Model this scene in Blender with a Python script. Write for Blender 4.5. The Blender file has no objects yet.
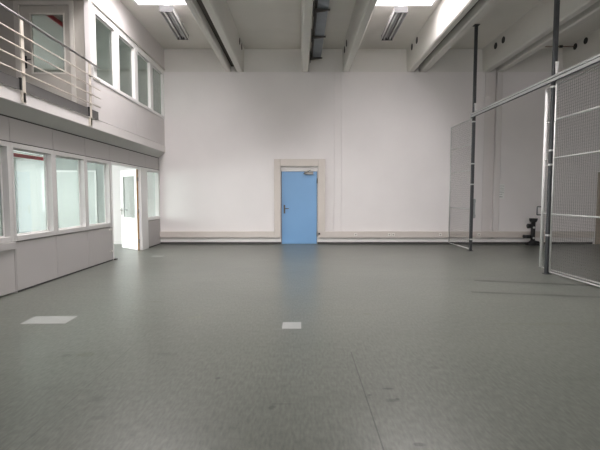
import bpy, bmesh, math, random
from mathutils import Vector, Matrix
random.seed(4)
S = bpy.context.scene
C = S.collection
R = math.radians

# ------------------------------------------------------------------ camera
CAM_H, FPX = 1.38, 430.0
cd = bpy.data.cameras.new('camera')
cam = bpy.data.objects.new('camera', cd)
C.objects.link(cam)
cam.location = (0, 0, CAM_H)
cam.rotation_euler = (R(90) - math.atan(28 / FPX), 0, 0)
cd.sensor_fit = 'HORIZONTAL'
cd.sensor_width = 36
cd.lens = 36 * FPX / 600
cd.shift_x = 0.5 / 600
cd.clip_start = 0.05
S.camera = cam

# ------------------------------------------------------------------ world, exposure
SKY = 45.0
w = bpy.data.worlds.new('overcast_sky')
S.world = w
w.use_nodes = True
nt = w.node_tree
bg = nt.nodes['Background']
tc = nt.nodes.new('ShaderNodeTexCoord')
sep = nt.nodes.new('ShaderNodeSeparateXYZ')
rmp = nt.nodes.new('ShaderNodeValToRGB')
nt.links.new(tc.outputs['Generated'], sep.inputs[0])
nt.links.new(sep.outputs['Z'], rmp.inputs[0])
rmp.color_ramp.elements[0].position = 0.0
rmp.color_ramp.elements[0].color = (0.40, 0.395, 0.40, 1)
rmp.color_ramp.elements[1].position = 1.0
rmp.color_ramp.elements[1].color = (1.0, 0.945, 0.945, 1)
nt.links.new(rmp.outputs[0], bg.inputs['Color'])
bg.inputs['Strength'].default_value = SKY

S.view_settings.view_transform = 'Standard'
S.view_settings.look = 'None'
S.view_settings.gamma = 1
S.view_settings.use_curve_mapping = False
S.view_settings.exposure = 0.0
S.cycles.use_denoising = True
S.cycles.max_bounces = 14
S.cycles.diffuse_bounces = 8
S.cycles.glossy_bounces = 6
S.cycles.transparent_max_bounces = 16
S.cycles.transmission_bounces = 8
S.cycles.sample_clamp_indirect = 8
S.cycles.caustics_reflective = False
S.cycles.caustics_refractive = False


def portal(name, loc, rot, sx, sy):
    """daylight opening: guides the sky's light through a skylight or window"""
    d = bpy.data.lights.new(name, 'AREA')
    d.shape = 'RECTANGLE'
    d.size, d.size_y = sx, sy
    d.cycles.is_portal = True
    o = bpy.data.objects.new(name, d)
    o.location = loc
    o.rotation_euler = rot
    C.objects.link(o)


SKYL = (-3.62, -2.28, 4.2, 9.85)      # left roof light: x0, x1, y0, y1
SKYR = (1.55, 2.98, 4.2, 9.9)
CEIL = 5.64
for x0, x1, y0, y1 in (SKYL, SKYR):
    portal('daylight_opening', ((x0 + x1) / 2, (y0 + y1) / 2, CEIL + 0.55), (0, 0, 0), x1 - x0, y1 - y0)
YB_ = 12.58
XO = -8.4                                # outer wall of the offices
portal('daylight_opening', (0.7, -7.3, 2.8), (R(90), 0, 0), 8.6, 3.2)  # portal of the added window band behind the viewer
portal('daylight_opening', (-7.84, YB_ + 0.25, 1.35), (R(-90), 0, 0), 0.95, 2.1)
portal('daylight_opening', (XO - 0.25, 7.9, 1.6), (0, R(-90), 0), 1.5, 6.6)
portal('daylight_opening', (XO - 0.25, 10.2, 3.7), (0, R(-90), 0), 0.9, 3.7)

# ------------------------------------------------------------------ materials
MATS = {}


def mat(name, col, rough=0.6, var=0.04, scale=3.0, metal=0.0, bump=0.0, bscale=60.0, stretch=(1, 1, 1), spec=0.5):
    if name in MATS:
        return MATS[name]
    m = bpy.data.materials.new(name)
    m.use_nodes = True
    t = m.node_tree
    b = t.nodes['Principled BSDF']
    b.inputs['Roughness'].default_value = rough
    b.inputs['Metallic'].default_value = metal
    b.inputs['Specular IOR Level'].default_value = spec
    c = t.nodes.new('ShaderNodeTexCoord')
    mp = t.nodes.new('ShaderNodeMapping')
    mp.inputs['Scale'].default_value = stretch
    t.links.new(c.outputs['Object'], mp.inputs[0])
    n = t.nodes.new('ShaderNodeTexNoise')
    n.inputs['Scale'].default_value = scale
    n.inputs['Detail'].default_value = 6
    t.links.new(mp.outputs[0], n.inputs['Vector'])
    r = t.nodes.new('ShaderNodeValToRGB')
    r.color_ramp.elements[0].position = 0.3
    r.color_ramp.elements[1].position = 0.7
    r.color_ramp.elements[0].color = (*[max(0, x * (1 - var)) for x in col], 1)
    r.color_ramp.elements[1].color = (*[min(1, x * (1 + var)) for x in col], 1)
    t.links.new(n.outputs['Fac'], r.inputs[0])
    t.links.new(r.outputs[0], b.inputs['Base Color'])
    if bump:
        n2 = t.nodes.new('ShaderNodeTexNoise')
        n2.inputs['Scale'].default_value = bscale
        n2.inputs['Detail'].default_value = 4
        t.links.new(mp.outputs[0], n2.inputs['Vector'])
        bp = t.nodes.new('ShaderNodeBump')
        bp.inputs['Strength'].default_value = bump
        bp.inputs['Distance'].default_value = 0.01
        t.links.new(n2.outputs['Fac'], bp.inputs['Height'])
        t.links.new(bp.outputs[0], b.inputs['Normal'])
    MATS[name] = m
    return m


def glass(name, tint, refl=0.04, rough=0.03, milky=0.0, milk=(0.9, 0.93, 0.92)):
    m = bpy.data.materials.new(name)
    m.use_nodes = True
    t = m.node_tree
    t.nodes.remove(t.nodes['Principled BSDF'])
    out = t.nodes['Material Output']
    tr = t.nodes.new('ShaderNodeBsdfTransparent')
    tr.inputs[0].default_value = (*tint, 1)
    gl = t.nodes.new('ShaderNodeBsdfGlossy')
    gl.inputs['Roughness'].default_value = rough
    lw = t.nodes.new('ShaderNodeLayerWeight')       # Schlick reflectance of thin glass, the same from both sides
    pw = t.nodes.new('ShaderNodeMath')
    pw.operation = 'POWER'
    pw.inputs[1].default_value = 5
    t.links.new(lw.outputs['Facing'], pw.inputs[0])
    fr = t.nodes.new('ShaderNodeMath')
    fr.operation = 'MULTIPLY_ADD'
    fr.inputs[1].default_value = 1 - refl
    fr.inputs[2].default_value = refl
    t.links.new(pw.outputs[0], fr.inputs[0])
    mx = t.nodes.new('ShaderNodeMixShader')
    t.links.new(fr.outputs[0], mx.inputs[0])
    last = tr
    if milky:
        tl = t.nodes.new('ShaderNodeBsdfTranslucent')
        tl.inputs[0].default_value = (*milk, 1)
        m2 = t.nodes.new('ShaderNodeMixShader')
        m2.inputs[0].default_value = milky
        t.links.new(tr.outputs[0], m2.inputs[1])
        t.links.new(tl.outputs[0], m2.inputs[2])
        last = m2
    t.links.new(last.outputs[0], mx.inputs[1])
    t.links.new(gl.outputs[0], mx.inputs[2])
    t.links.new(mx.outputs[0], out.inputs[0])
    MATS[name] = m
    return m


M_WALL = mat('painted_wall', (0.78, 0.745, 0.74), 0.75, 0.035, 0.7, bump=0.05, bscale=40)
M_COL = mat('painted_column', (0.69, 0.655, 0.64), 0.75, 0.03, 1.0, bump=0.05)
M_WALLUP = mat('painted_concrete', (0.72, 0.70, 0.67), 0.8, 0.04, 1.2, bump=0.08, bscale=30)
M_CEIL = mat('concrete_ceiling', (0.74, 0.72, 0.68), 0.85, 0.04, 1.0, bump=0.08, bscale=30)
M_BEAM = mat('concrete_beam', (0.72, 0.70, 0.665), 0.8, 0.05, 1.5, bump=0.08, bscale=30, stretch=(1, 0.3, 1))
M_GROOVE = mat('joint_filler', (0.085, 0.075, 0.065), 0.9)
M_PANEL = mat('partition_panel', (0.48, 0.46, 0.455), 0.45, 0.015, 1.0)
M_SEAM = mat('panel_joint', (0.20, 0.19, 0.185), 0.8)
M_FRAME = mat('grey_white_frame', (0.60, 0.585, 0.575), 0.4, 0.015)
M_WHITE = mat('white_paint', (0.82, 0.81, 0.80), 0.4, 0.015)
M_BAND = mat('white_fascia', (0.74, 0.71, 0.70), 0.5, 0.02)
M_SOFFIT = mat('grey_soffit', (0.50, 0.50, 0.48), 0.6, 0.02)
M_UPANEL = mat('upper_panel', (0.66, 0.63, 0.625), 0.5, 0.015)
M_BALC = mat('landing_wall', (0.36, 0.338, 0.305), 0.6, 0.02)
M_BALCF = mat('landing_door_frame', (0.50, 0.475, 0.44), 0.5, 0.02)
M_BEIGE = mat('beige_trunking', (0.60, 0.545, 0.505), 0.45, 0.02)
M_BEIGE2 = mat('beige_casing', (0.62, 0.565, 0.52), 0.45, 0.02)
M_SKIRT = mat('white_skirting', (0.72, 0.70, 0.68), 0.5, 0.02)
M_DARK = mat('dark_rubber_and_shade', (0.045, 0.042, 0.04), 0.7)
M_BLUE = mat('blue_door_paint', (0.175, 0.355, 0.61), 0.38, 0.02, 1.5)
M_STEEL = mat('brushed_steel', (0.22, 0.21, 0.19), 0.4, 0.05, metal=0.9)
M_HANDLE = mat('dark_handle_metal', (0.10, 0.095, 0.085), 0.4, 0.05, metal=0.5)
M_BLACK = mat('black_iron', (0.015, 0.015, 0.016), 0.55, 0.1)
M_RAILTOP = mat('steel_handrail', (0.22, 0.21, 0.205), 0.35, 0.05, metal=0.85)
M_RAIL = mat('cream_rail_paint', (0.57, 0.52, 0.455), 0.4, 0.03)
M_TOE = mat('grey_toe_board', (0.12, 0.115, 0.112), 0.6, 0.04)
M_GALV = mat('galvanised_steel', (0.36, 0.375, 0.38), 0.45, 0.10, 12, metal=0.6)
M_GALVD = mat('dark_galvanised_steel', (0.055, 0.058, 0.062), 0.45, 0.12, 12, metal=0.3)
M_GALVL = mat('light_galvanised_steel', (0.62, 0.625, 0.61), 0.45, 0.05, 12, metal=0.3)
M_ALU = mat('light_aluminium', (0.43, 0.44, 0.44), 0.4, 0.04, metal=0.5)
M_WIRE = mat('mesh_wire', (0.18, 0.178, 0.172), 0.8, 0.05, spec=0.15)
M_TRAY = mat('grey_cable_tray', (0.30, 0.33, 0.36), 0.5, 0.08, metal=0.4)
M_PIPE = mat('dark_conduit', (0.06, 0.055, 0.05), 0.6)
M_RUST = mat('brown_rod', (0.16, 0.10, 0.07), 0.7)
M_LAMP = mat('lamp_housing', (0.70, 0.69, 0.68), 0.4, 0.02)
M_REFL = mat('lamp_reflector', (0.66, 0.65, 0.66), 0.35, 0.02, metal=0.3)
M_CAP = mat('lamp_end_cap', (0.06, 0.058, 0.06), 0.5, 0.03)
M_LAMPD = mat('lamp_tray', (0.28, 0.275, 0.28), 0.5, 0.03)
M_TUBE = mat('unlit_tube', (0.86, 0.85, 0.86), 0.25, 0.01)
M_RED = mat('red_paint', (0.55, 0.05, 0.065), 0.5, 0.03)
M_WOOD = mat('wood_edge', (0.42, 0.25, 0.12), 0.6, 0.15, 6, stretch=(1, 1, 0.1))
M_PAPER = mat('white_paper', (0.80, 0.80, 0.78), 0.7, 0.01)
M_INK = mat('grey_ink', (0.25, 0.25, 0.26), 0.8)
M_PATCH = mat('pale_floor_patch', (0.29, 0.30, 0.285), 0.45, 0.04, 8)
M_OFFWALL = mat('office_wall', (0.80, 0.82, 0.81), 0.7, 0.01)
M_TAN = mat('tan_door', (0.34, 0.29, 0.23), 0.5, 0.03)
M_CURTAIN = mat('grey_curtain_cloth', (0.26, 0.27, 0.25), 0.9, 0.1)
M_SOCKD = mat('socket_recess', (0.40, 0.38, 0.35), 0.5, 0.01)
M_SOCK = mat('socket_plastic', (0.78, 0.75, 0.70), 0.35, 0.01)
G_LOW = glass('pale_green_glass', (0.905, 0.940, 0.925))
G_DOOR = glass('grey_door_glass', (0.60, 0.61, 0.585), refl=0.012, rough=0.1)
G_UP = glass('grey_glass', (0.68, 0.71, 0.68), refl=0.012, rough=0.1)
G_FRONT = glass('fill_window_glass', (0.62, 0.62, 0.62))
G_SKY = glass('roof_light_sheet', (0.74, 0.74, 0.74))
G_OUT = glass('outer_window_glass', (0.90, 0.93, 0.92))
G_FROST = glass('frosted_glass', (0.10, 0.11, 0.106), milky=0.95, milk=(0.235, 0.248, 0.243))
M_BOARD = mat('board_surface', (0.54, 0.565, 0.55), 0.4, 0.01)
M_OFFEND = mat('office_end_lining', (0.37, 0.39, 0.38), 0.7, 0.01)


def floor_material():
    m = bpy.data.materials.new('worn_linoleum')
    m.use_nodes = True
    t = m.node_tree
    N, L = t.nodes, t.links
    b = N['Principled BSDF']
    tc = N.new('ShaderNodeTexCoord')
    P = tc.outputs['Object']

    def noise(scale, detail, stretch=(1, 1, 1), rot=0.0):
        mp = N.new('ShaderNodeMapping')
        mp.inputs['Scale'].default_value = stretch
        mp.inputs['Rotation'].default_value = (0, 0, rot)
        L.new(P, mp.inputs[0])
        n = N.new('ShaderNodeTexNoise')
        n.inputs['Scale'].default_value = scale
        n.inputs['Detail'].default_value = detail
        L.new(mp.outputs[0], n.inputs['Vector'])
        return n.outputs['Fac']

    def ramp(fac, p0, p1, c0, c1):
        r = N.new('ShaderNodeValToRGB')
        r.color_ramp.elements[0].position, r.color_ramp.elements[1].position = p0, p1
        r.color_ramp.elements[0].color = (*c0, 1)
        r.color_ramp.elements[1].color = (*c1, 1)
        L.new(fac, r.inputs[0])
        return r.outputs[0]

    def mix(a, b_, fac=1.0, mode='MULTIPLY'):
        x = N.new('ShaderNodeMix')
        x.data_type = 'RGBA'
        x.blend_type = mode
        if isinstance(fac, float):
            x.inputs[0].default_value = fac
        else:
            L.new(fac, x.inputs[0])
        L.new(a, x.inputs[6])
        if isinstance(b_, tuple):
            x.inputs[7].default_value = (*b_, 1)
        else:
            L.new(b_, x.inputs[7])
        return x.outputs[2]

    def ma(op, a, b_=0.0, c=None):
        x = N.new('ShaderNodeMath')
        x.operation = op
        for i, v in enumerate((a, b_) if c is None else (a, b_, c)):
            if isinstance(v, (int, float)):
                x.inputs[i].default_value = v
            else:
                L.new(v, x.inputs[i])
        return x.outputs[0]

    base = ramp(noise(0.55, 5), 0.3, 0.7, (0.108, 0.117, 0.100), (0.130, 0.139, 0.119))
    marb = ramp(noise(52, 5, (1, 0.25, 1)), 0.3, 0.72, (0.74, 0.74, 0.74), (1.22, 1.22, 1.22))
    marb2 = ramp(noise(26, 4, (0.35, 1, 1), 0.2), 0.3, 0.7, (0.93, 0.93, 0.93), (1.06, 1.06, 1.06))
    col = mix(mix(base, marb), marb2)
    scuff = ramp(noise(1.7, 8, (0.5, 1.6, 1)), 0.52, 0.85, (1, 1, 1), (0.86, 0.86, 0.85))
    col = mix(col, scuff)
    sx = N.new('ShaderNodeSeparateXYZ')
    L.new(P, sx.inputs[0])
    X, Y = sx.outputs['X'], sx.outputs['Y']
    # welded seams of the sheets run along the hall
    for x0, y1, dk in ((0.46, 3.75, 0.5), (-1.55, 12.6, 0.80), (2.42, 12.6, 0.86), (-3.5, 12.6, 0.86), (4.4, 12.6, 0.86)):
        d = ma('ABSOLUTE', ma('SUBTRACT', X, x0))
        k = ma('LESS_THAN', d, 0.0045)
        k = ma('MULTIPLY', k, ma('LESS_THAN', Y, y1))
        col = mix(col, (dk, dk, dk), k)
    # scuffs, marks and worn spots: x, y, half sizes, darkness, tint
    spots = [(0.49, 2.92, 0.022, 0.018, 0.45), (0.647, 3.02, 0.045, 0.018, 0.42), (0.64, 2.84, 0.05, 0.03, 0.55), (0.67, 2.86, 0.02, 0.02, 0.45),
             (-0.185, 2.74, 0.026, 0.045, 0.50), (-0.11, 2.79, 0.10, 0.010, 0.75), (-0.622, 3.20, 0.025, 0.02, 0.5), (-0.113, 3.06, 0.03, 0.03, 0.8),
             (-1.39, 2.87, 0.06, 0.05, 0.72), (-1.257, 2.61, 0.05, 0.03, 0.75), (-2.035, 3.667, 0.06, 0.04, 0.70), (-1.89, 3.69, 0.08, 0.05, 0.84), (-1.162, 3.69, 0.085, 0.05, 0.80),
             (-1.206, 4.88, 0.10, 0.06, 1.12), (0.672, 2.32, 0.035, 0.02, 0.5), (-2.3, 6.6, 0.16, 0.03, 0.8), (-1.9, 5.6, 0.10, 0.03, 0.82), (-2.6, 7.4, 0.15, 0.04, 0.85),
             (2.7, 4.6, 0.6, 0.05, 0.90), (0.8, 5.0, 0.06, 0.05, 0.85), (1.9, 2.5, 0.05, 0.02, 0.6), (1.1, 3.4, 0.04, 0.03, 0.8)]
    wob = noise(9, 3)
    for x0, y0, rx, ry, dk in spots:
        dx = ma('DIVIDE', ma('SUBTRACT', X, x0), rx)
        dy = ma('DIVIDE', ma('SUBTRACT', Y, y0), ry)
        r2 = ma('SQRT', ma('ADD', ma('MULTIPLY', dx, dx), ma('MULTIPLY', dy, dy)))
        r2 = ma('ADD', r2, ma('MULTIPLY', ma('SUBTRACT', wob, 0.5), 2.2))
        mr = N.new('ShaderNodeMapRange')
        mr.inputs[1].default_value, mr.inputs[2].default_value = 1.1, 0.6
        L.new(r2, mr.inputs[0])
        col = mix(col, (dk, dk, dk * (0.9 if dk > 0.8 else 1)), mr.outputs[0])
    # dark streaks across the floor beside the cage
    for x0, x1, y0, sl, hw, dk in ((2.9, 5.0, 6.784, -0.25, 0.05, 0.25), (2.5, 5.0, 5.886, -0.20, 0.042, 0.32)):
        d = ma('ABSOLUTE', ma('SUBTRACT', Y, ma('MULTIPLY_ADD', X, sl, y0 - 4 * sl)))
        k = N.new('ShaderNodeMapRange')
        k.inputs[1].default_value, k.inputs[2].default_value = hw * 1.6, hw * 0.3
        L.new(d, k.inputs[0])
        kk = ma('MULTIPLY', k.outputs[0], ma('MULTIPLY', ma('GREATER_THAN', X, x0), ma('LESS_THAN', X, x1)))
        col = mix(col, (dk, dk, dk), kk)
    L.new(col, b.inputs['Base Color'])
    rr = N.new('ShaderNodeMapRange')
    rr.inputs[3].default_value, rr.inputs[4].default_value = 0.285, 0.33
    L.new(noise(2.2, 6), rr.inputs[0])
    L.new(rr.outputs[0], b.inputs['Roughness'])
    b.inputs['Specular IOR Level'].default_value = 0.5
    bp = N.new('ShaderNodeBump')
    bp.inputs['Strength'].default_value = 0.05
    bp.inputs['Distance'].default_value = 0.01
    L.new(noise(7, 5), bp.inputs['Height'])
    L.new(bp.outputs[0], b.inputs['Normal'])
    return m


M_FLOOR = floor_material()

# ------------------------------------------------------------------ mesh helpers


def bx(bm, x0, x1, y0, y1, z0, z1, mtx=None):
    vs = [bm.verts.new((x, y, z)) for x in (x0, x1) for y in (y0, y1) for z in (z0, z1)]
    for f in ((0, 1, 3, 2), (4, 6, 7, 5), (0, 4, 5, 1), (2, 3, 7, 6), (0, 2, 6, 4), (1, 5, 7, 3)):
        bm.faces.new([vs[i] for i in f])
    if mtx is not None:
        bmesh.ops.transform(bm, matrix=mtx, verts=vs)
    return vs


def tube(bm, a, b, r, seg=10, r2=None):
    a, b = Vector(a), Vector(b)
    d = b - a
    q = d.to_track_quat('Z', 'Y').to_matrix().to_4x4()
    res = bmesh.ops.create_cone(bm, cap_ends=True, segments=seg, radius1=r, radius2=r if r2 is None else r2, depth=d.length,
                                matrix=Matrix.Translation((a + b) / 2) @ q)
    for v in res['verts']:
        for f in v.link_faces:
            f.smooth = len(f.verts) == 4


def prism(bm, prof, axis, a, b):
    """extrude a profile (pairs) along an axis: 'y' takes (x, z), 'z' takes (x, y)"""
    def P(p, t):
        return (p[0], t, p[1]) if axis == 'y' else (p[0], p[1], t)
    A = [bm.verts.new(P(p, a)) for p in prof]
    B = [bm.verts.new(P(p, b)) for p in prof]
    n = len(prof)
    bm.faces.new(A)
    bm.faces.new(B[::-1])
    for i in range(n):
        bm.faces.new((A[i], B[i], B[(i + 1) % n], A[(i + 1) % n]))


def obj(name, bm, m, parent=None, kind=None, label=None, cat=None, group=None, bevel=0.0, mats=None):
    bmesh.ops.recalc_face_normals(bm, faces=bm.faces[:])
    me = bpy.data.meshes.new(name)
    bm.to_mesh(me)
    bm.free()
    me.materials.append(m)
    for x in mats or ():
        me.materials.append(x)
    o = bpy.data.objects.new(name, me)
    C.objects.link(o)
    if parent is not None:
        o.parent = parent
        o.matrix_parent_inverse = Matrix.Translation(parent.location).inverted() if parent.type == 'EMPTY' and not any(parent.rotation_euler) else Matrix.Identity(4)
    if bevel:
        md = o.modifiers.new('bevel', 'BEVEL')
        md.width = bevel
        md.segments = 2
        md.limit_method = 'ANGLE'
    tag(o, label, cat, group, kind)
    return o


def tag(o, label=None, cat=None, group=None, kind=None):
    for k, v in (('label', label), ('category', cat), ('group', group), ('kind', kind)):
        if v:
            o[k] = v
    return o


def box(name, m, x0, x1, y0, y1, z0, z1, **k):
    bm = bmesh.new()
    bx(bm, x0, x1, y0, y1, z0, z1)
    return obj(name, bm, m, **k)


def empty(name, loc, label=None, cat=None, group=None, kind=None):
    o = bpy.data.objects.new(name, None)
    o.location = loc
    o.empty_display_size = 0.1
    C.objects.link(o)
    return tag(o, label, cat, group, kind)


def B():
    return bmesh.new()


ST = 'structure'
XL, XU = -4.08, -3.9          # lower partition face, upper wall face
YB = 12.58                   # back wall face
YE = 8.28                    # end wall of the upper room
XR = 10.6                    # right wall
YR = -7.0                    # wall behind
MOD = 1.066
SEAMS = [5.055 + MOD * i for i in range(8)]     # 5.08 6.15 7.22 8.29 9.36 10.43 11.50 12.57

# ------------------------------------------------------------------ shell
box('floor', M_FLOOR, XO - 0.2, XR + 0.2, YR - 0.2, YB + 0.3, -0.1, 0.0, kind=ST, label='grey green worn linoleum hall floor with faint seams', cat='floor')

bm = B()
for x0, x1, y0, y1 in ((XU - 0.3, SKYL[0], YR, YB + 0.3), (SKYL[1], SKYR[0], YR, YB + 0.3), (SKYR[1], XR + 0.2, YR, YB + 0.3),
                       (SKYL[0], SKYL[1], YR, SKYL[2]), (SKYL[0], SKYL[1], SKYL[3], YB + 0.3),
                       (SKYR[0], SKYR[1], YR, SKYR[2]), (SKYR[0], SKYR[1], SKYR[3], YB + 0.3)):
    bx(bm, x0, x1, y0, y1, CEIL, CEIL + 0.16)
obj('ceiling', bm, M_CEIL, kind=ST, label='grey concrete ceiling between the deep beams', cat='ceiling')

# roof lights: kerb + sheet
for i, (x0, x1, y0, y1) in enumerate((SKYL, SKYR)):
    bm = B()
    t = 0.06
    z0, z1 = CEIL - 0.02, CEIL + 0.48
    bx(bm, x0, x0 + t, y0, y1, z0, z1)
    bx(bm, x1 - t, x1, y0, y1, z0, z1)
    bx(bm, x0 + t, x1 - t, y0, y0 + t, z0, z1)
    bx(bm, x0 + t, x1 - t, y1 - t, y1, z0, z1)
    k = obj('window_%d' % (i + 20), bm, M_WHITE, kind=ST, cat='skylight',
            label=('long bright roof light above the upper office windows', 'long bright roof light beside the bright sided paired beam'  )[i])
    bm = B()
    bx(bm, x0, x1, y0, y1, z1, z1 + 0.012)
    obj('glazing', bm, G_SKY, parent=k)

# back wall: main slab with the door opening, recessed upper strip
DX0, DX1, DZ = -0.53, 0.515, 2.155
bm = B()
Z1 = 4.955
bx(bm, XO - 0.2, -8.32, YB, YB + 0.3, 0, Z1)
bx(bm, -8.32, -7.36, YB, YB + 0.3, 0, 0.28)
bx(bm, -8.32, -7.36, YB, YB + 0.3, 2.51, Z1)
bx(bm, -7.36, DX0, YB, YB + 0.3, 0, Z1)
bx(bm, DX1, 1.0, YB, YB + 0.3, 0, Z1)
bx(bm, DX0, DX1, YB, YB + 0.3, DZ, Z1)
bx(bm, 1.0, 1.012, YB + 0.04, YB + 0.3, 0, Z1)
bx(bm, 1.215, 1.232, YB - 0.008, YB + 0.3, 0, Z1)
bx(bm, 1.232, 5.33, YB, YB + 0.3, 0, Z1)
bx(bm, 5.84, XR + 0.2, YB, YB + 0.3, 0, Z1)
obj('wall_back', bm, M_WALL, kind=ST, label='off-white rear wall behind the blue door', cat='wall')
bm = B()
bx(bm, 1.012, 1.212, YB + 0.008, YB + 0.3, 0, Z1)
bx(bm, 1.001, 1.225, YB + 0.10, YB + 0.29, 0, Z1)
obj('wall_pilaster', bm, M_WALL, kind=ST, label='flush concrete column right of the blue door', cat='column')
bm = B()
bx(bm, 5.34, 5.50, YB + 0.012, YB + 0.3, 0, Z1)
bx(bm, 5.50, 5.66, YB + 0.07, YB + 0.3, 0, Z1)
bx(bm, 5.675, 5.83, YB - 0.012, YB + 0.3, 0, Z1)
bx(bm, 5.33, 5.84, YB + 0.10, YB + 0.29, 0, Z1)
obj('wall_pilaster', bm, M_COL, kind=ST, label='grooved concrete column on the rear wall in the cage', cat='column')
box('wall_back_upper', M_WALLUP, XO - 0.2, XR + 0.2, YB + 0.12, YB + 0.3, Z1, CEIL, kind=ST, label='shaded wall strip between the beam ends', cat='wall')
box('wall_right', M_WALL, XR, XR + 0.2, YR, YB + 0.3, 0, CEIL, kind=ST, label='far side wall of the hall', cat='wall')
WF = (-3.6, 5.0, 1.2, 4.4)              # unseen window band added behind the viewer to brighten the rear wall: x0, x1, z0, z1
bm = B()
bx(bm, XO - 0.2, WF[0], YR - 0.2, YR, 0, CEIL)
bx(bm, WF[1], XR + 0.2, YR - 0.2, YR, 0, CEIL)
bx(bm, WF[0], WF[1], YR - 0.2, YR, 0, WF[2])
bx(bm, WF[0], WF[1], YR - 0.2, YR, WF[3], CEIL)
obj('wall_front', bm, M_WALL, kind=ST, label='wall behind the viewer', cat='wall')
bm = B()
for i in range(9):
    x = WF[0] + i * (WF[1] - WF[0] - 0.07) / 8
    bx(bm, x, x + 0.07, YR - 0.14, YR - 0.06, WF[2], WF[3])
for z in (WF[2], WF[3] - 0.07):
    bx(bm, WF[0], WF[1], YR - 0.13, YR - 0.07, z, z + 0.07)
f = obj('window_30', bm, M_FRAME, kind=ST, label='added window band behind the viewer that brightens the rear wall', cat='window')
bm = B()
bx(bm, WF[0] + 0.02, WF[1] - 0.02, YR - 0.106, YR - 0.10, WF[2] + 0.02, WF[3] - 0.02)
obj('pane', bm, G_FRONT, parent=f)  # glass of the added window band behind the viewer

box('wall_light_block', M_WALL, DX0 - 0.2, DX1 + 0.2, YB + 0.3, YB + 0.4, -0.1, DZ + 0.2, kind=ST, label='added wall behind the blue door that blocks sky light', cat='wall')  # unseen wall added to stop sky light leaking around the door

# double-tee stems
def stem(xa, xb, label):
    bm = B()
    prism(bm, [(xa - 0.03, CEIL), (xa, Z1 + 0.03), (xa + 0.025, Z1), (xb - 0.025, Z1), (xb, Z1 + 0.03), (xb + 0.03, CEIL)], 'y', YR, YB + 0.13)
    o = obj('ceiling_beam', bm, M_BEAM, kind=ST, label=label, cat='beam')
    return o

STEMS = [(-2.12, -1.985, 'left rib of the paired beam left of the blue door'), (-1.80, -1.62, 'right rib of the paired beam left of the blue door'),
         (0.072, 0.255, 'single concrete beam above the blue door beside the cable tray'), (1.261, 1.435, 'single concrete beam right of the cable tray'),
         (3.117, 3.285, 'bright sided rib next to the right roof light'), (3.465, 3.655, 'outer rib of the pair next to the right roof light'),
         (5.303, 5.49, 'left rib of the paired beam above the wire cage'), (5.69, 5.875, 'right rib of the paired beam above the wire cage'),
         (7.62, 7.80, 'concrete rib in the cage with a rod in its hole')]
beams = [stem(*s) for s in STEMS]
for i in (0, 4, 6):     # dark joints between paired ribs
    bm = B()
    bx(bm, STEMS[i][1] - 0.005, STEMS[i + 1][0] + 0.005, YR, YB + 0.12, Z1 + 0.19, Z1 + 0.24)
    obj('joint_filler', bm, M_GROOVE, parent=beams[i])
# sleeve holes near the beam ends
for bi, side, ys, zc in ((1, 1, (11.75, 12.15), 5.52), (2, -1, (11.62, 12.1), 5.3), (3, -1, (11.6, 12.1), 5.42), (4, -1, (11.62, 12.12), 5.5), (6, -1, (11.42, 11.86), 5.44), (8, -1, (11.70, 12.136), 5.517)):
    if bi == 2:
        continue
    xa, xb, _ = STEMS[bi]
    xf = xa - 0.02 if side < 0 else xb + 0.02
    for y in ys:
        bm = B()
        tube(bm, (xf - 0.012, y, zc), (xf + 0.012, y, zc), 0.085, 20)
        obj('sleeve_hole', bm, M_BLACK, parent=beams[bi])

# ------------------------------------------------------------------ left side: ground floor partition
def panel_row(bm, y0, y1, z0, z1, seams, x=XL, th=0.05, gap=0.006):
    cuts = [y0] + [s for s in seams if y0 + 0.02 < s < y1 - 0.02] + [y1]
    for a, b in zip(cuts, cuts[1:]):
        bx(bm, x - th, x, a + gap, b - gap, z0, z1)

DOOR0, DOOR1 = 9.36, 11.36
bm = B()
panel_row(bm, 6.15, DOOR0, 0.026, 0.730, SEAMS)
panel_row(bm, DOOR1, YB, 0.03, 0.730, SEAMS[:6])
panel_row(bm, 4.01, YB, 2.164, 2.497, SEAMS)
panel_row(bm, 4.01, 6.15, 0.026, 0.730, SEAMS, x=XL - 0.004)
bx(bm, XL - 0.10, XL - 0.001, 6.144, 6.153, 0.0, 0.730)
bx(bm, XL - 0.10, XL, YR, 4.01, 0, 2.51)
wl = obj('wall_left', bm, M_PANEL, kind=ST, label='pale grey partition panels below and above the office windows', cat='wall')
bm = B()
bx(bm, XL - 0.10, XL - 0.052, 6.15, DOOR0 - 0.01, 0.0, 0.75)
bx(bm, XL - 0.10, XL - 0.052, DOOR1 + 0.02, YB, 0.0, 0.75)
bx(bm, XL - 0.10, XL - 0.052, 4.01, YB, 2.15, 2.52)
bx(bm, XL - 0.16, XL - 0.112, 4.01, 6.15, 0.0, 0.75)
obj('joint_backing', bm, M_SEAM, parent=wl)
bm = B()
bx(bm, XL - 0.05, XL + 0.001, 4.01, YB, 2.494, 2.516)  # dark strips stand in for the shaded creases around the top panels
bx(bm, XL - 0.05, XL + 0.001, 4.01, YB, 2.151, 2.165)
obj('shade_line', bm, M_DARK, parent=wl, label='black strips standing in for shadow lines above and below the top panels')
bm = B()
bx(bm, XL - 0.05, XL + 0.004, 6.15, DOOR0 + 0.03, 0, 0.022)
bx(bm, XL - 0.05, XL + 0.006, DOOR1 + 0.05, YB, 0, 0.028)
bx(bm, XL - 0.05, XL + 0.05, DOOR0 + 0.0, DOOR0 + 0.10, 0, 0.025)
obj('baseboard_left', bm, M_DARK, kind=ST, label='black strip along the foot of the partition', cat='baseboard')

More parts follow.
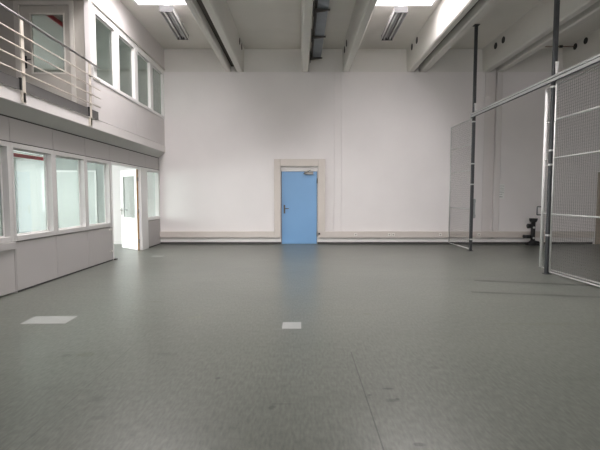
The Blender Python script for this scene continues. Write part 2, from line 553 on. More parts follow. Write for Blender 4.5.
# framed windows of the partition
def window(n, y0, x, z0, z1, a, b, dep, oz0, oz1, gm, label, proud=0.012, back=0.08, fm=None):
    """frame y0..y0+MOD, opening y0+a..y0+b, glass set back by dep"""
    bm = B()
    y1 = y0 + MOD
    xb, xf = x - back - dep + 0.05, x + proud
    bx(bm, xb, xf, y0 + 0.002, y0 + a, z0, z1)
    bx(bm, xb, xf, y0 + b, y1 - 0.002, z0, z1)
    bx(bm, xb, xf, y0 + a, y0 + b, z0, oz0)
    bx(bm, xb, xf, y0 + a, y0 + b, oz1, z1)
    f = obj('window_%d' % n, bm, fm or M_FRAME, kind=ST, label=label, cat='window', bevel=0.004)
    bm = B()
    bx(bm, x - dep - 0.006, x - dep, y0 + a, y0 + b, oz0, oz1)
    obj('pane', bm, gm, parent=f)
    bm = B()      # thin glazing bead
    for c in (y0 + a, y0 + b - 0.018):
        bx(bm, x - dep, x - dep + 0.014, c, c + 0.018, oz0, oz1)
    for c in (oz0, oz1 - 0.018):
        bx(bm, x - dep, x - dep + 0.014, y0 + a + 0.018, y0 + b - 0.018, c, c + 0.018)
    obj('glazing_bead', bm, M_WHITE, parent=f)
    return f

LOWL = ('office window with grey curtain stack behind at the picture edge', 'white bright office window with a red blind rail',
        'second full office window, next beyond the red blind rail', 'office window right beside the open office door')
for i in range(4):
    window(i + 1, SEAMS[i], XL, 0.745, 2.15, 0.05, 0.985, 0.09, 0.82, 2.08, G_LOW, LOWL[i])
# short window beyond the doorway
bm = B()
y0, y1 = DOOR1, YB
bx(bm, XL - 0.12, XL + 0.012, 11.08, y0 + 0.19, 0, 2.15)
bx(bm, XL - 0.12, XL + 0.012, y1 - 0.13, y1, 0.745, 2.15)
bx(bm, XL - 0.12, XL + 0.012, y0 + 0.19, y1 - 0.13, 0.745, 0.83)
bx(bm, XL - 0.12, XL + 0.012, y0 + 0.19, y1 - 0.13, 2.08, 2.15)
f = obj('window_5', bm, M_WHITE, kind=ST, label='narrow office window between open door and rear wall', cat='window', bevel=0.004)
bm = B()
bx(bm, XL - 0.096, XL - 0.09, y0 + 0.19, y1 - 0.13, 0.83, 2.08)
obj('pane', bm, G_LOW, parent=f)
# door lining on the near side and over the opening
bm = B()
bx(bm, XL - 0.12, XL + 0.006, DOOR0 - 0.01, DOOR0 + 0.035, 0, 2.15)
bx(bm, XL - 0.12, XL + 0.006, DOOR0 + 0.035, 11.08, 2.10, 2.15)
obj('trim_1', bm, M_WHITE, kind=ST, label='white lining around the office doorway', cat='door frame')
# two small latch fittings near the doorway
for z in (0.68, 0.215):
    bm = B()
    tube(bm, (XL, 9.27, z), (XL + 0.022, 9.27, z), 0.02, 14)
    lf = obj('latch_fitting', bm, M_SOCK, label='small white %s fitting on the partition panel beside the doorway' % ('upper' if z > 0.4 else 'lower'), cat='fitting', group='latch fittings beside the office doorway')
    bm = B(); tube(bm, (XL, 9.19, z - 0.004), (XL + 0.012, 9.19, z - 0.004), 0.011, 12)
    obj('side_screw', bm, M_SOCK, parent=lf)
# ledge under the nearest window
bm = B()
bx(bm, XL - 0.06, XL + 0.018, 4.01, 6.14, 0.635, 0.742)
obj('wall_ledge', bm, M_PANEL, label='pale grey ledge below the curtained window at picture edge', cat='ledge', bevel=0.006)

# open office door leaf
hx, hy = -4.135, 11.0
ang = math.atan2(11.66 - hy, -4.825 - hx)
door = bpy.data.objects.new('door_2', None)
door.location = (hx, hy, 0)
door.rotation_euler = (0, 0, ang)
C.objects.link(door)
tag(door, 'white half glazed office door standing open beside the rear wall', 'door', kind=ST)

def part(name, bm, m, parent, **k):
    """local-space child (parent's own frame)"""
    bmesh.ops.recalc_face_normals(bm, faces=bm.faces[:])
    me = bpy.data.meshes.new(name)
    bm.to_mesh(me)
    bm.free()
    me.materials.append(m)
    o = bpy.data.objects.new(name, me)
    C.objects.link(o)
    o.parent = parent
    if k.get('bevel'):
        md = o.modifiers.new('bevel', 'BEVEL')
        md.width = k['bevel']
        md.segments = 2
        md.limit_method = 'ANGLE'
    tag(o, k.get('label'))
    return o

W, H, T = 0.95, 2.085, 0.04
bm = B()
for a in ((0.0, W, 0.012, 0.84), (0, 0.13, 0.84, H), (W - 0.17, W, 0.84, H), (0.13, W - 0.17, H - 0.17, H)):
    bx(bm, a[0] + 0.004, a[1], -T / 2, T / 2, a[2], a[3])
leaf = part('leaf', bm, M_WHITE, door, bevel=0.003)
bm = B(); bx(bm, 0.13, W - 0.17, -0.003, 0.003, 0.84, H - 0.17)
part('pane', bm, G_LOW, door)
bm = B(); bx(bm, -0.002, 0.004, -T / 2 - 0.001, T / 2 + 0.001, 0.012, H)
part('edge_strip', bm, M_WOOD, door, label='bare brown wooden edge of the door')
for z in (0.25, 1.02, 1.83):
    bm = B(); tube(bm, (-0.012, T / 2 - 0.03, z - 0.05), (-0.012, T / 2 - 0.03, z + 0.05), 0.014, 12)
    part('hinge', bm, M_STEEL, door)
for s in (-1, 1):
    bm = B()
    tube(bm, (W - 0.07, s * T / 2, 1.03), (W - 0.07, s * (T / 2 + 0.05), 1.03), 0.012, 12)
    tube(bm, (W - 0.07, s * (T / 2 + 0.05), 1.03), (W - 0.20, s * (T / 2 + 0.05), 1.03), 0.011, 12)
    bx(bm, W - 0.09, W - 0.05, min(s * T / 2, s * (T / 2 + 0.008)), max(s * T / 2, s * (T / 2 + 0.008)), 0.90, 1.10)
    part('handle', bm, M_STEEL, door)

# ------------------------------------------------------------------ left side: slab edge, upper wall
bm = B()
prism(bm, [(XU + 0.012, 2.855), (XU + 0.012, 2.68), (XU + 0.0, 2.67), (XU - 0.3, 2.67), (XU - 0.3, 2.855)], 'y', YR, YB)
obj('trim_2', bm, M_BAND, kind=ST, label='white fascia band along the upper storey slab edge', cat='fascia')
bm = B()
prism(bm, [(XU + 0.002, 2.668), (XL + 0.006, 2.515), (XL - 0.05, 2.515), (XL - 0.05, 2.668)], 'y', YR, YB)
obj('trim_3', bm, M_SOFFIT, kind=ST, label='sloping grey soffit under the white fascia', cat='soffit')
box('ceiling_office', M_OFFWALL, XO, XL - 0.06, YR, YB, 2.52, 2.665, kind=ST, label='ceiling of the ground floor office', cat='ceiling')
box('floor_upper', M_TOE, XO, XU - 0.31, YR, YB, 2.67, 2.86, kind=ST, label='floor slab of the landing and upper office', cat='floor')

bm = B()
panel_row(bm, YE, YB, 2.87, 3.615, [10.43], x=XU, th=0.06)
bx(bm, XU - 0.10, XU, YR, YB + 0.12, 5.03, CEIL)
wu = obj('wall_left_upper', bm, M_UPANEL, kind=ST, label='pale upper wall below and above the row of upstairs windows', cat='wall')
box('joint_backing', M_SEAM, XU - 0.10, XU - 0.062, YE, YB, 2.87, 3.615, parent=wu)
ULAB = ('upstairs window nearest the balcony door corner', 'second upstairs window from the balcony corner', 'third upstairs window from the balcony corner', 'upstairs window nearest the rear wall')
for i in range(4):
    window(i + 6, YE + 0.005 + MOD * i, XU, 3.615, 5.0, 0.13, 1.0, 0.05, 3.685, 4.87, G_UP, ULAB[i], proud=0.018, fm=M_WHITE)
box('trim_4', M_BALCF, XU - 0.10, XU + 0.05, YE, YB, 5.0, 5.03, kind=ST, label='thin projecting strip above the upstairs windows', cat='trim')
# corner post where the balcony starts
box('trim_5', M_UPANEL, XU - 0.10, XU, YE - 0.06, YE - 0.001, 2.87, 5.03, kind=ST, label='white corner post between balcony and upstairs windows', cat='post')

# landing: end wall with its glazed door
bm = B()
DL, DR, DT = -5.245, -4.30, 4.96
bx(bm, XO, DL - 0.09, YE, YE + 0.08, 2.86, 5.03)
bx(bm, DR + 0.08, XU - 0.102, YE, YE + 0.08, 2.86, 5.03)
bx(bm, DL - 0.09, DR + 0.08, YE, YE + 0.08, DT + 0.07, 5.03)
obj('wall_landing', bm, M_BALC, kind=ST, label='taupe end wall of the landing around the balcony door', cat='wall')
box('ceiling_landing', M_BALC, XO, XU - 0.10, YR, YE + 0.08, 5.03, 5.1, kind=ST, label='low ceiling over the landing', cat='ceiling')
box('wall_landing_side', M_BALC, XO - 0.1, XO, YR, YE, 2.86, 5.1, kind=ST, label='inner wall along the landing', cat='wall')
bm = B()
bx(bm, DL - 0.09, DL, YE - 0.02, YE + 0.08, 2.862, DT + 0.07)
bx(bm, DR, DR + 0.08, YE - 0.02, YE + 0.08, 2.862, DT + 0.07)
bx(bm, DL, DR, YE - 0.02, YE + 0.08, DT, DT + 0.07)
obj('trim_6', bm, M_BALCF, kind=ST, label='cream frame of the balcony door', cat='door frame')
d3 = empty('door_3', (DL, YE, 2.86), 'taupe glazed door onto the upper balcony', 'door', kind=ST)
gx0, gx1, gz0, gz1 = -5.055, -4.405, 3.70, 4.815
bm = B()
for a in ((DL + 0.006, gx0, 2.87, DT - 0.006), (gx1, DR - 0.006, 2.87, DT - 0.006), (gx0, gx1, 2.87, gz0), (gx0, gx1, gz1, DT - 0.006)):
    bx(bm, a[0], a[1], YE + 0.012, YE + 0.055, a[2], a[3])
obj('leaf', bm, M_BALC, parent=d3)
bm = B()
for a in ((gx0, gx0 + 0.025, gz0, gz1), (gx1 - 0.025, gx1, gz0, gz1), (gx0 + 0.025, gx1 - 0.025, gz0, gz0 + 0.025), (gx0 + 0.025, gx1 - 0.025, gz1 - 0.025, gz1)):
    bx(bm, a[0], a[1], YE + 0.002, YE + 0.05, a[2], a[3])
obj('glazing_bead', bm, M_BALCF, parent=d3)
bm = B(); bx(bm, gx0 + 0.02, gx1 - 0.02, YE + 0.03, YE + 0.036, gz0 + 0.02, gz1 - 0.02)
obj('pane', bm, G_DOOR, parent=d3)
bm = B()
bx(bm, -5.18, -5.135, YE + 0.002, YE + 0.014, 3.80, 4.03)
tube(bm, (-5.158, YE + 0.004, 3.95), (-5.158, YE - 0.05, 3.95), 0.011, 12)
tube(bm, (-5.158, YE - 0.05, 3.95), (-5.03, YE - 0.05, 3.95), 0.011, 12)
obj('handle', bm, M_BLACK, parent=d3, label='dark lever handle on a long plate')

# balcony railing
XB = -3.855
rl = empty('balcony_railing', (XB, 8.1, 2.70), 'steel balcony railing with dark handrail and four cream bars', 'railing')
bm = B(); tube(bm, (XB, 3.0, 3.855), (XB, 8.44, 3.855), 0.019, 14)
obj('handrail', bm, M_RAILTOP, parent=rl, label='bare steel handrail')
for z in (3.61, 3.43, 3.272, 3.10):
    bm = B(); tube(bm, (XB + 0.012, 3.0, z), (XB + 0.012, 8.44, z), 0.0095, 10)
    obj('rail', bm, M_RAIL, parent=rl)
for y in (4.19, 6.13, 8.07):
    bm = B()
    bx(bm, XB - 0.012, XB + 0.006, y - 0.035, y + 0.035, 2.69, 3.83)
    bx(bm, XU + 0.012, XB + 0.006, y - 0.03, y + 0.03, 2.70, 2.84)
    p = obj('post', bm, M_RAIL, parent=rl, bevel=0.004)
    bm = B(); bx(bm, XU + 0.012, XB + 0.0, y - 0.065, y - 0.036, 2.865, 3.03)
    obj('toe_board_clip', bm, M_BLACK, parent=p)
bm = B()
for a, b in ((3.0, 4.14), (4.24, 6.06), (6.17, 8.0), (8.12, 8.40)):
    bx(bm, XU + 0.02, XU + 0.028, a, b, 2.86, 3.01)
obj('toe_board', bm, M_TOE, parent=rl, label='dark grey toe board')

# ------------------------------------------------------------------ offices behind the glass
bm = B()
bx(bm, XO - 0.2, XO, YR, 4.6, 0, CEIL)
bx(bm, XO - 0.2, XO, 11.2, YB + 0.3, 0, 2.35)
bx(bm, XO - 0.2, XO, 12.2, YB + 0.3, 2.35, CEIL)
bx(bm, XO - 0.2, XO, 4.6, 11.2, 0, 0.85)
bx(bm, XO - 0.2, XO, 4.6, 12.2, 2.35, 3.25)
bx(bm, XO - 0.2, XO, 4.6, 8.4, 3.25, CEIL)
bx(bm, XO - 0.2, XO, 8.4, 12.2, 4.15, CEIL)
obj('wall_outer', bm, M_OFFWALL, kind=ST, label='outer wall of the offices', cat='wall')
bm = B()
for i in range(6):
    y = 4.6 + i * (6.6 - 0.06) / 5
    bx(bm, XO - 0.14, XO - 0.06, y, y + 0.06, 0.85, 2.35)
for z in (0.85, 2.29):
    bx(bm, XO - 0.14, XO - 0.06, 4.6, 11.2, z, z + 0.06)
f = obj('window_13', bm, M_WHITE, kind=ST, label='outer window band of the ground floor office', cat='window')
bm = B(); bx(bm, XO - 0.11, XO - 0.104, 4.62, 11.18, 0.87, 2.33)
obj('pane', bm, G_OUT, parent=f)
bm = B()
bx(bm, XO - 0.14, XO - 0.06, 8.4, 8.46, 3.25, 4.15)
bx(bm, XO - 0.14, XO - 0.06, 12.14, 12.2, 3.25, 4.15)
bx(bm, XO - 0.14, XO - 0.06, 8.46, 12.14, 3.25, 3.31)
bx(bm, XO - 0.14, XO - 0.06, 8.46, 12.14, 4.09, 4.15)
f = obj('window_14', bm, M_WHITE, kind=ST, label='outer window of the upper office', cat='window')
bm = B(); bx(bm, XO - 0.11, XO - 0.104, 8.44, 12.16, 3.28, 4.12)
obj('pane', bm, G_OUT, parent=f)
bm = B()
bx(bm, XO - 0.1, XU - 0.11, YE + 0.081, YB + 0.2, 5.06, 5.12)
bx(bm, XO - 0.2, XU - 0.29, YR, YB + 0.3, CEIL, CEIL + 0.16)
obj('ceiling_upper', bm, M_OFFWALL, kind=ST, label='ceiling of the upstairs office', cat='ceiling')
box('wall_office_near', M_OFFWALL, XO, XL - 0.16, 3.6, 3.7, 0, 2.52, kind=ST, label='near end wall of the office', cat='wall')
box('baseboard_office', M_SKIRT, XO, XL - 0.17, YB - 0.02, YB - 0.001, 0.0, 0.09, kind=ST, label='skirting along the office end wall', cat='baseboard')
bm = B()
for a in ((-8.32, -8.27, 0.28, 2.51), (-7.41, -7.36, 0.28, 2.51), (-8.27, -7.41, 0.28, 0.33), (-8.27, -7.41, 2.47, 2.51)):
    bx(bm, a[0], a[1], YB + 0.02, YB + 0.08, a[2], a[3])
f = obj('window_15', bm, M_WHITE, kind=ST, label='frosted window in the office end wall seen through the blind window', cat='window')
bm = B(); bx(bm, -8.29, -7.39, YB + 0.05, YB + 0.056, 0.31, 2.49)
obj('pane', bm, G_FROST, parent=f)
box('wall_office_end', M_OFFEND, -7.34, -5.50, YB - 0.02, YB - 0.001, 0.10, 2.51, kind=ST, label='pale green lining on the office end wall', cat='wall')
# white panel with frame on the office end wall
bm = B()
bx(bm, -7.10, -5.90, YB - 0.045, YB - 0.0205, 0.42, 0.47)
bx(bm, -7.10, -5.90, YB - 0.045, YB - 0.0205, 2.10, 2.15)
bx(bm, -7.10, -7.05, YB - 0.045, YB - 0.0205, 0.47, 2.10)
bx(bm, -5.95, -5.90, YB - 0.045, YB - 0.0205, 0.47, 2.10)
wb = obj('whiteboard', bm, M_WHITE, label='white framed board on the end wall seen through the office windows', cat='whiteboard')
box('board_face', M_BOARD, -7.05, -5.95, YB - 0.036, YB - 0.0225, 0.47, 2.10, parent=wb)
# red blind rail in the second window, with its rolled white cloth
br = empty('roller_blind', (XL - 0.16, 6.2, 2.0), 'rolled blind with a red bottom rail at the head of bright window', 'blind')
bm = B(); bx(bm, XL - 0.185, XL - 0.165, 6.14, 7.28, 1.982, 2.035)
obj('bottom_rail', bm, M_RED, parent=br)
bm = B(); tube(bm, (XL - 0.175, 6.14, 2.055), (XL - 0.175, 7.28, 2.055), 0.009, 14)
obj('blind_roll', bm, M_WHITE, parent=br)
# grey curtain stack behind the nearest window
bm = B()
prev = None
n = 60
A = []
for i in range(n + 1):
    y = 5.10 + 1.02 * i / n
    x = XL - 0.22 + 0.035 * math.sin(i * 1.15)
    A.append((bm.verts.new((x, y, 0.5)), bm.verts.new((x, y, 2.45))))
for p, q in zip(A, A[1:]):
    fc = bm.faces.new((p[0], q[0], q[1], p[1])); fc.smooth = True
bmesh.ops.solidify(bm, geom=bm.faces[:], thickness=0.006)
obj('curtain', bm, M_CURTAIN, label='grey pleated curtain behind the window at picture edge', cat='curtain')
# red beam under the upper office ceiling
bm = B()
bx(bm, -5.03, -5.0, YE + 0.12, 9.7, 4.975, 5.055)
obj('red_beam', bm, M_RED, label='red steel beam seen through the balcony door glass', cat='beam')

# ------------------------------------------------------------------ blue door, casing, trunking, skirting
d1 = empty('door_1', (DX0, YB, 0), 'plain sky blue steel door in the middle of the rear wall', 'door', kind=ST)
box('leaf', M_BLUE, -0.520, 0.505, YB + 0.004, YB + 0.06, 0.008, 2.12, parent=d1, bevel=0.003)
bm = B()
bx(bm, -0.462, -0.418, YB - 0.008, YB + 0.004, 0.90, 1.15)
tube(bm, (-0.44, YB, 1.045), (-0.44, YB - 0.055, 1.045), 0.012, 12)
tube(bm, (-0.44, YB - 0.055, 1.045), (-0.31, YB - 0.055, 1.045), 0.011, 12)
tube(bm, (-0.44, YB, 0.95), (-0.44, YB - 0.016, 0.95), 0.014, 12)
obj('handle', bm, M_HANDLE, parent=d1, label='dark steel lever handle on a plate')
bm = B()
bx(bm, 0.14, 0.40, YB - 0.05, YB + 0.004, 2.03, 2.11)
c = obj('door_closer', bm, M_STEEL, parent=d1, bevel=0.008, label='metal door closer with folded arm')
bm = B()
tube(bm, (0.20, YB - 0.06, 2.05), (0.12, YB - 0.20, 2.045), 0.011, 8)
tube(bm, (0.12, YB - 0.20, 2.045), (0.32, YB - 0.03, 2.16), 0.011, 8)
obj('closer_arm', bm, M_STEEL, parent=c)
for z in (0.30, 1.85):
    bm = B(); tube(bm, (0.513, YB - 0.012, z - 0.07), (0.513, YB - 0.012, z + 0.07), 0.014, 12)
    obj('hinge', bm, M_STEEL, parent=d1)
bm = B()
bx(bm, DX0 - 0.004, DX0 + 0.008, YB - 0.004, YB + 0.3, 0, DZ)
bx(bm, DX1 - 0.008, DX1 + 0.004, YB - 0.004, YB + 0.3, 0, DZ)
obj('jamb', bm, M_TOE, parent=d1)
box('head_strip', M_SKIRT, DX0, DX1, YB - 0.01, YB + 0.08, 2.125, 2.20, parent=d1)
# casing of wide beige duct around the door
CL, CR, CI, CJ = -0.735, 0.745, -0.553, 0.545
bm = B()
bx(bm, CL, CI, YB - 0.09, YB, 0.20, 2.475)
bx(bm, CJ, CR, YB - 0.09, YB, 0.375, 2.475)
bx(bm, CI + 0.002, CJ - 0.002, YB - 0.088, YB, 2.265, 2.475)
obj('trim_7', bm, M_BEIGE2, kind=ST, label='wide beige duct framing the blue door', cat='door casing', bevel=0.006)
bm = B()
bx(bm, XL + 0.005, CL - 0.002, YB - 0.085, YB, 0.198, 0.374)
bx(bm, XL + 0.005, CL - 0.002, YB - 0.091, YB - 0.085, 0.213, 0.225)
obj('trim_8', bm, M_BEIGE, kind=ST, label='beige cable trunking from the blue door to the office', cat='trunking', bevel=0.004)
bm = B()
bx(bm, CJ, 8.6, YB - 0.085, YB, 0.198, 0.374)
obj('trim_9', bm, M_BEIGE, kind=ST, label='beige cable trunking from the blue door into the cage', cat='trunking', bevel=0.004)
bm = B()
for a, b in ((XL + 0.005, DX0 - 0.01), (DX1 + 0.01, 8.6)):
    bx(bm, a, b, YB - 0.03, YB, 0.062, 0.165)
obj('baseboard_back', bm, M_SKIRT, kind=ST, label='white skirting under the trunking on the rear wall', cat='baseboard')
bm = B()
for a, b in ((XL + 0.005, DX0 - 0.01), (DX1 + 0.01, 8.6)):
    bx(bm, a, b, YB - 0.026, YB, 0.0, 0.06)
obj('trim_10', bm, M_DARK, kind=ST, label='dark foot strip below the white skirting', cat='trim')
box('stop_block', M_BLACK, 0.548, 0.60, YB - 0.12, YB - 0.091, 0.285, 0.34, label='small black block on the trunking end beside the blue door', cat='door stop', bevel=0.006)

def px(x):      # pixel column on the rear wall -> world x
    return (x - 299.5) / FPX * 12.4
SOCK = [(356.3, 'single pale socket on the trunking nearest the blue door'), (390.4, 'left socket of the close pair on the trunking'),
        (394.3, 'right socket of the close pair on the trunking'), (442.0, 'pale socket on the trunking just before the cage'),
        (481.0, 'pale socket on the trunking inside the cage')]
for x, lab in SOCK:
    s = empty('wall_socket', (px(x), YB - 0.085, 0.287), lab, 'socket', 'sockets on the rear wall trunking')
    cx = px(x)
    bm = B(); bx(bm, cx - 0.042, cx + 0.042, YB - 0.094, YB - 0.085, 0.247, 0.327)
    obj('plate', bm, M_SOCK, parent=s, bevel=0.003)
    bm = B(); tube(bm, (cx, YB - 0.0965, 0.287), (cx, YB - 0.093, 0.287), 0.024, 16)
    obj('insert', bm, M_SOCKD, parent=s)

# ------------------------------------------------------------------ cage fence on the right
XF = 4.40
def fx(y):
    return 4.388 + (10.97 - y) * 0.018

def post(y, ztop, name, label, lock):
    x = fx(y)
    e = empty(name, (x, y, 0), label, 'post', 'posts of the wire cage')
    h = 0.034
    bm = B(); bx(bm, x - h, x + h, y - h, y + h, 0.01, ztop)
    obj('tube', bm, M_GALVD, parent=e, bevel=0.006)
    bm = B()
    bx(bm, x - 0.055, x + 0.055, y - 0.055, y + 0.055, 0, 0.012)
    obj('base_plate', bm, M_GALVD, parent=e)
    bm = B(); bx(bm, x - 0.07, x + 0.07, y - 0.07, y + 0.07, ztop - 0.002, ztop + 0.010)
    obj('top_plate', bm, M_GALVD, parent=e)
    for z in (3.27, 2.22, 1.70, 0.30) if lock else (3.30, 2.20, 1.95, 0.70):
        bm = B(); bx(bm, x - h - 0.006, x + h + 0.006, y - h - 0.006, y + h + 0.006, z - 0.016, z + 0.016)
        obj('clip', bm, M_GALVL, parent=e)
    bm = B()
    prism(bm, [(x - 0.012, 3.72), (x + 0.045, 3.72), (x + 0.030, 3.56), (x + 0.0, 3.50)], 'y', y - h - 0.022, y - h - 0.004)
    obj('track_bracket', bm, M_WHITE, parent=e, label='white tapered bracket holding the track')
    if lock:
        bm = B(); bx(bm, x + h, x + h + 0.045, y - 0.03, y + 0.015, 0.84, 1.33)
        bx(bm, x + h + 0.045, x + h + 0.06, y - 0.02, y + 0.005, 0.86, 0.93)
        bx(bm, x + h + 0.045, x + h + 0.06, y - 0.02, y + 0.005, 1.24, 1.31)
        obj('lock_keep', bm, M_GALV, parent=e, label='blue grey lock plate')
    return e

post(10.97, CEIL - 0.012, 'fence_post', 'slim dark steel post nearest the rear wall, with lock plate', True)
post(7.66, CEIL - 0.012, 'fence_post', 'tall dark steel post beside the white sliding gate edge', False)

def mesh_panel(y0, y1, label, name, xo=0.0, rails=(1.075, 2.06, 2.725), cell=0.05, z0=0.05, z1=3.37, stile=0.016, sm=None, wire=0.0008):
    sm = sm or M_GALVL
    e = empty(name, (fx(y1) + xo, y1, z0), label, 'fence panel')
    X = lambda y: fx(y) + xo
    def bar(bm, ya, za, yb, zb, r):
        tube(bm, (X(ya), ya, za), (X(yb), yb, zb), r, 8)
    for y in (y0, y1):
        bm = B(); bar(bm, y, z0, y, z1, stile); obj('stile', bm, sm if y == y0 else M_GALVL, parent=e)
    for z in (z0,) + tuple(rails) + (z1,):
        bm = B(); bar(bm, y0, z, y1, z, 0.012); obj('rail', bm, M_GALVL, parent=e)
    bm = B()
    y = y0 + cell
    a, b = min(y0, y1), max(y0, y1)
    y = a + cell
    while y < b - 0.01:
        xx = X(y)
        bx(bm, xx - wire, xx + wire, y - wire, y + wire, z0, z1)
        y += cell
    z = z0 + cell
    while z < z1 - 0.01:
        vs = []
        for yy in (a, b):
            for dx in (-wire, wire):
                for dz in (-wire, wire):
                    vs.append(bm.verts.new((X(yy) + dx, yy, z + dz)))
        for f in ((0, 1, 3, 2), (4, 6, 7, 5), (0, 4, 5, 1), (2, 3, 7, 6), (0, 2, 6, 4), (1, 5, 7, 3)):
            bm.faces.new([vs[i] for i in f])
        z += cell
    obj('wire_mesh', bm, M_WIRE, parent=e)
    return e

mesh_panel(12.50, 11.03, 'wire mesh fence panel between the rear wall and the far post', 'wire_fence')
mesh_panel(7.58, 4.6, 'large wire mesh fence panel at the picture edge before the near post', 'wire_fence')
g = mesh_panel(7.955, 5.0, 'white edged sliding mesh gate parked behind the near fence panel', 'sliding_gate', xo=0.06, rails=(1.075, 2.06, 2.725), z0=0.08, z1=3.34, stile=0.032, sm=M_WHITE, wire=0.0005)
g['category'] = 'gate'
xg = fx(7.955) + 0.06
bm = B()
tube(bm, (xg - 0.02, 7.965, 1.20), (xg - 0.09, 7.985, 1.20), 0.011, 8)
tube(bm, (xg - 0.09, 7.985, 1.20), (xg - 0.09, 7.985, 1.05), 0.011, 8)
tube(bm, (xg - 0.09, 7.985, 1.05), (xg - 0.02, 7.965, 1.05), 0.011, 8)
obj('handle', bm, M_GALVD, parent=g)
# overhead track: two aluminium profiles along the fence line
bm = B()
ya, yb = 11.05, 4.4
for z0, z1, dx0, dx1 in ((3.388, 3.434, -0.055, -0.038), (3.450, 3.484, -0.055, -0.038)):
    vs = []
    for yy in (ya, yb):
        for dx in (dx0, dx1):
            for z in (z0, z1):
                vs.append(bm.verts.new((fx(yy) + dx, yy, z)))
    for f in ((0, 1, 3, 2), (4, 6, 7, 5), (0, 4, 5, 1), (2, 3, 7, 6), (0, 2, 6, 4), (1, 5, 7, 3)):
        bm.faces.new([vs[i] for i in f])
obj('gate_track', bm, M_ALU, label='light aluminium sliding gate track across the top of cage', cat='track')
for bmk in (1,):
    bm = B()
    for z0, z1 in ((3.366, 3.388), (3.434, 3.450)):
        vs = [bm.verts.new((fx(yy) + dx, yy, z)) for yy in (ya, yb) for dx in (-0.046, -0.040) for z in (z0, z1)]
        for f in ((0, 1, 3, 2), (4, 6, 7, 5), (0, 4, 5, 1), (2, 3, 7, 6), (0, 2, 6, 4), (1, 5, 7, 3)):
            bm.faces.new([vs[i] for i in f])
    obj('track_groove', bm, M_GALVD, parent=bpy.data.objects['gate_track'], label='dark groove of the track')
# brown tie rod from the beam hole to the near post
tr = empty('tie_rod', (7.58, 12.136, 5.52), 'thin brown rod sticking out of a beam hole in the cage', 'rod')
bm = B(); tube(bm, (7.575, 12.136, 5.519), (6.72, 12.136, 5.515), 0.013, 10)
obj('rod', bm, M_RUST, parent=tr)
bm = B(); tube(bm, (7.24, 12.136, 5.5175), (7.16, 12.136, 5.517), 0.035, 12)
obj('collar', bm, M_BLACK, parent=tr)

# black standpipe at the rear wall inside the cage
sx, sy = 6.70, 12.30
sp = empty('standpipe', (sx, sy, 0), 'black iron standpipe with two side couplings at the rear wall in the cage', 'standpipe')
bm = B()
tube(bm, (sx, sy, 0.02), (sx, sy, 0.66), 0.058, 16)
tube(bm, (sx, sy, 0.04), (sx, sy, 0.14), 0.13, 16, 0.07)
obj('pipe', bm, M_BLACK, parent=sp)
bm = B(); bx(bm, sx - 0.16, sx + 0.19, sy - 0.12, sy + 0.12, 0, 0.05); bx(bm, sx + 0.02, sx + 0.15, sy - 0.08, sy + 0.08, 0.05, 0.12)
obj('base', bm, M_BLACK, parent=sp, bevel=0.01)
bm = B(); tube(bm, (sx, sy, 0.66), (sx, sy, 0.72), 0.08, 16, 0.11); tube(bm, (sx, sy, 0.72), (sx, sy, 0.77), 0.11, 16)
obj('cap', bm, M_BLACK, parent=sp)
for z, l, r in ((0.55, 0.13, 0.06), (0.25, 0.24, 0.045)):
    bm = B()
    tube(bm, (sx, sy, z), (sx - 0.09, sy, z), r * 0.6, 14)
    tube(bm, (sx - 0.07, sy, z), (sx - l, sy, z), r, 14)
    tube(bm, (sx - l, sy, z), (sx - l - 0.03, sy, z), r * 1.15, 14)
    obj('coupling', bm, M_BLACK, parent=sp)
    bm = B(); tube(bm, (sx - 0.015, sy - 0.07, z - 0.04), (sx - 0.015, sy - 0.083, z - 0.04), 0.03, 12)
    obj('valve_plate', bm, M_GALVL, parent=sp)

# notice sheet
nt_ = empty('notice_sheet', (5.87, YB, 1.54), 'white notice sheet with lines of grey print on the wall in the cage', 'notice')
box('sheet', M_PAPER, 5.765, 5.975, YB - 0.004, YB - 0.0005 - 0.001, 1.33, 1.76, parent=nt_)
bm = B()
for z, w_, h_ in ((1.70, 0.15, 0.010), (1.66, 0.10, 0.006), (1.615, 0.14, 0.012), (1.56, 0.16, 0.005), (1.535, 0.12, 0.005), (1.505, 0.16, 0.012), (1.455, 0.12, 0.012), (1.385, 0.13, 0.022)):
    x = 5.79
    while x < 5.79 + w_:
        l = random.uniform(0.012, 0.035)
        bx(bm, x, min(x + l, 5.96), YB - 0.0055, YB - 0.0042, z - h_ / 2, z + h_ / 2)
        x += l + 0.006
obj('printed_text', bm, M_INK, parent=nt_)

# tan door at the far right of the rear wall
d4 = empty('door_4', (8.7, YB, 0), 'tan door on the rear wall behind the near fence panel', 'door', kind=ST)
bm = B(); bx(bm, 8.68, 8.76, YB - 0.05, YB, 0, 2.10); bx(bm, 9.64, 9.72, YB - 0.05, YB, 0, 2.10); bx(bm, 8.76, 9.64, YB - 0.05, YB, 2.02, 2.10)
obj('frame', bm, M_TAN, parent=d4)
box('leaf', M_TAN, 8.765, 9.635, YB - 0.035, YB - 0.001, 0.01, 2.015, parent=d4)
bm = B(); tube(bm, (8.84, YB - 0.035, 1.04), (8.84, YB - 0.08, 1.04), 0.012); tube(bm, (8.84, YB - 0.08, 1.04), (8.96, YB - 0.08, 1.04), 0.012)
obj('handle', bm, M_STEEL, parent=d4)

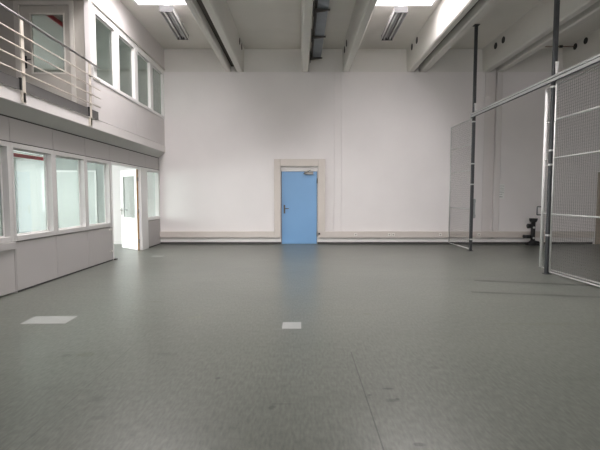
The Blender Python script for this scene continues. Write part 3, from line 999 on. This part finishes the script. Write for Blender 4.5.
# ------------------------------------------------------------------ ceiling things
def batten(loc, yaw, label):
    e = bpy.data.objects.new('fluorescent_light', None)
    e.location = loc
    e.rotation_euler = (0, 0, yaw)
    C.objects.link(e)
    tag(e, label, 'ceiling light', 'unlit twin tube ceiling lights')
    L = 0.80
    bm = B()
    bx(bm, -0.135, 0.135, -L, L, 0.05, 0.10)
    part('housing', bm, M_LAMPD, e)
    for s in (-1, 1):
        bm = B()
        prism(bm, [(s * 0.135, 0.05), (s * 0.142, -0.03), (s * 0.132, -0.03), (s * 0.122, 0.05)], 'y', -L, L)
        part('reflector', bm, M_REFL, e)
        bm = B()
        tube(bm, (s * 0.068, -L + 0.03, 0.0), (s * 0.068, L - 0.03, 0.0), 0.020, 12)
        part('tube', bm, M_TUBE, e)
        for q in (-L + 0.014, L - 0.014):
            bm = B()
            bx(bm, s * 0.068 - 0.022, s * 0.068 + 0.022, q - 0.014, q + 0.014, -0.026, 0.05)
            part('lamp_holder', bm, M_LAMP if q < 0 else M_LAMPD, e)
    bm = B()
    prism(bm, [(-0.03, 0.05), (0, -0.012), (0.03, 0.05)], 'y', -L + 0.03, L - 0.03)
    part('center_ridge', bm, M_REFL, e)
    for q in (-L - 0.006, L + 0.006):
        bm = B(); bx(bm, -0.142, 0.142, q - 0.006, q + 0.006, -0.03, 0.10)
        part('end_cap', bm, M_CAP, e)
    zt = CEIL - loc[2]
    for q in (-1, 1):
        bm = B()
        bx(bm, -0.05, 0.05, q * (L - 0.03) - 0.03, q * (L - 0.03) + 0.03, 0.10, 0.13)
        tube(bm, (0, q * (L - 0.03), 0.12), (0, q * (L - 0.03), zt - 0.001), 0.016, 10)
        bx(bm, -0.04, 0.04, q * (L - 0.03) - 0.04, q * (L - 0.03) + 0.04, zt - 0.02, zt - 0.001)
        part('hanger', bm, M_WHITE, e)
    return e

batten((-2.83, 10.08, 5.28), R(3.0), 'twin tube light hanging under the roof light on the office side')
batten((2.15, 10.12, 5.28), R(-1.0), 'twin tube light hanging under the roof light on the cage side')

ct = empty('cable_tray', (0.47, 12.4, 5.28), 'blue grey cable tray on black arms beside the beam above the blue door', 'cable tray')
bm = B()
bx(bm, 0.375, 0.60, -2.0, 12.42, 5.30, 5.306)
bx(bm, 0.375, 0.381, -2.0, 12.42, 5.306, 5.36)
bx(bm, 0.594, 0.60, -2.0, 12.42, 5.306, 5.36)
for i in range(5):
    x = 0.40 + 0.04 * i
    bx(bm, x, x + 0.016, -2.0, 12.42, 5.292, 5.30)
obj('tray', bm, M_TRAY, parent=ct)
for y in (9.25, 10.75, 12.36, 7.75, 6.25):
    bm = B()
    bx(bm, 0.29, 0.31, y - 0.03, y + 0.03, 5.15, 5.45)
    prism(bm, [(0.31, 5.291), (0.64, 5.291), (0.64, 5.265), (0.31, 5.22)], 'y', y - 0.02, y + 0.02)
    obj('bracket_arm', bm, M_PIPE, parent=ct)
bm = B(); tube(bm, (0.345, -2.0, 5.335), (0.345, 12.45, 5.335), 0.028, 14)
obj('conduit', bm, M_PIPE, label='dark conduit running along the beam beside the cable tray', cat='conduit')

# ------------------------------------------------------------------ marks lying on the floor
def flat(pts, label, grp=None):
    bm = B()
    prism(bm, pts, 'z', 0.0, 0.0016)
    return obj('floor_patch', bm, M_PATCH, label=label, cat='floor patch', group=grp)

flat([(-3.055, 4.905), (-2.575, 4.905), (-2.555, 4.61), (-3.045, 4.61)], 'large pale rectangular patch on the floor near the partition')
flat([(-0.183, 4.665), (0.018, 4.665), (0.017, 4.425), (-0.184, 4.425)], 'small pale rectangular patch in the middle of the floor')
flat([(-3.46, 10.08), (-3.20, 10.08), (-3.17, 9.86), (-3.43, 9.86)], 'faint pale patch on the floor before the open office door')
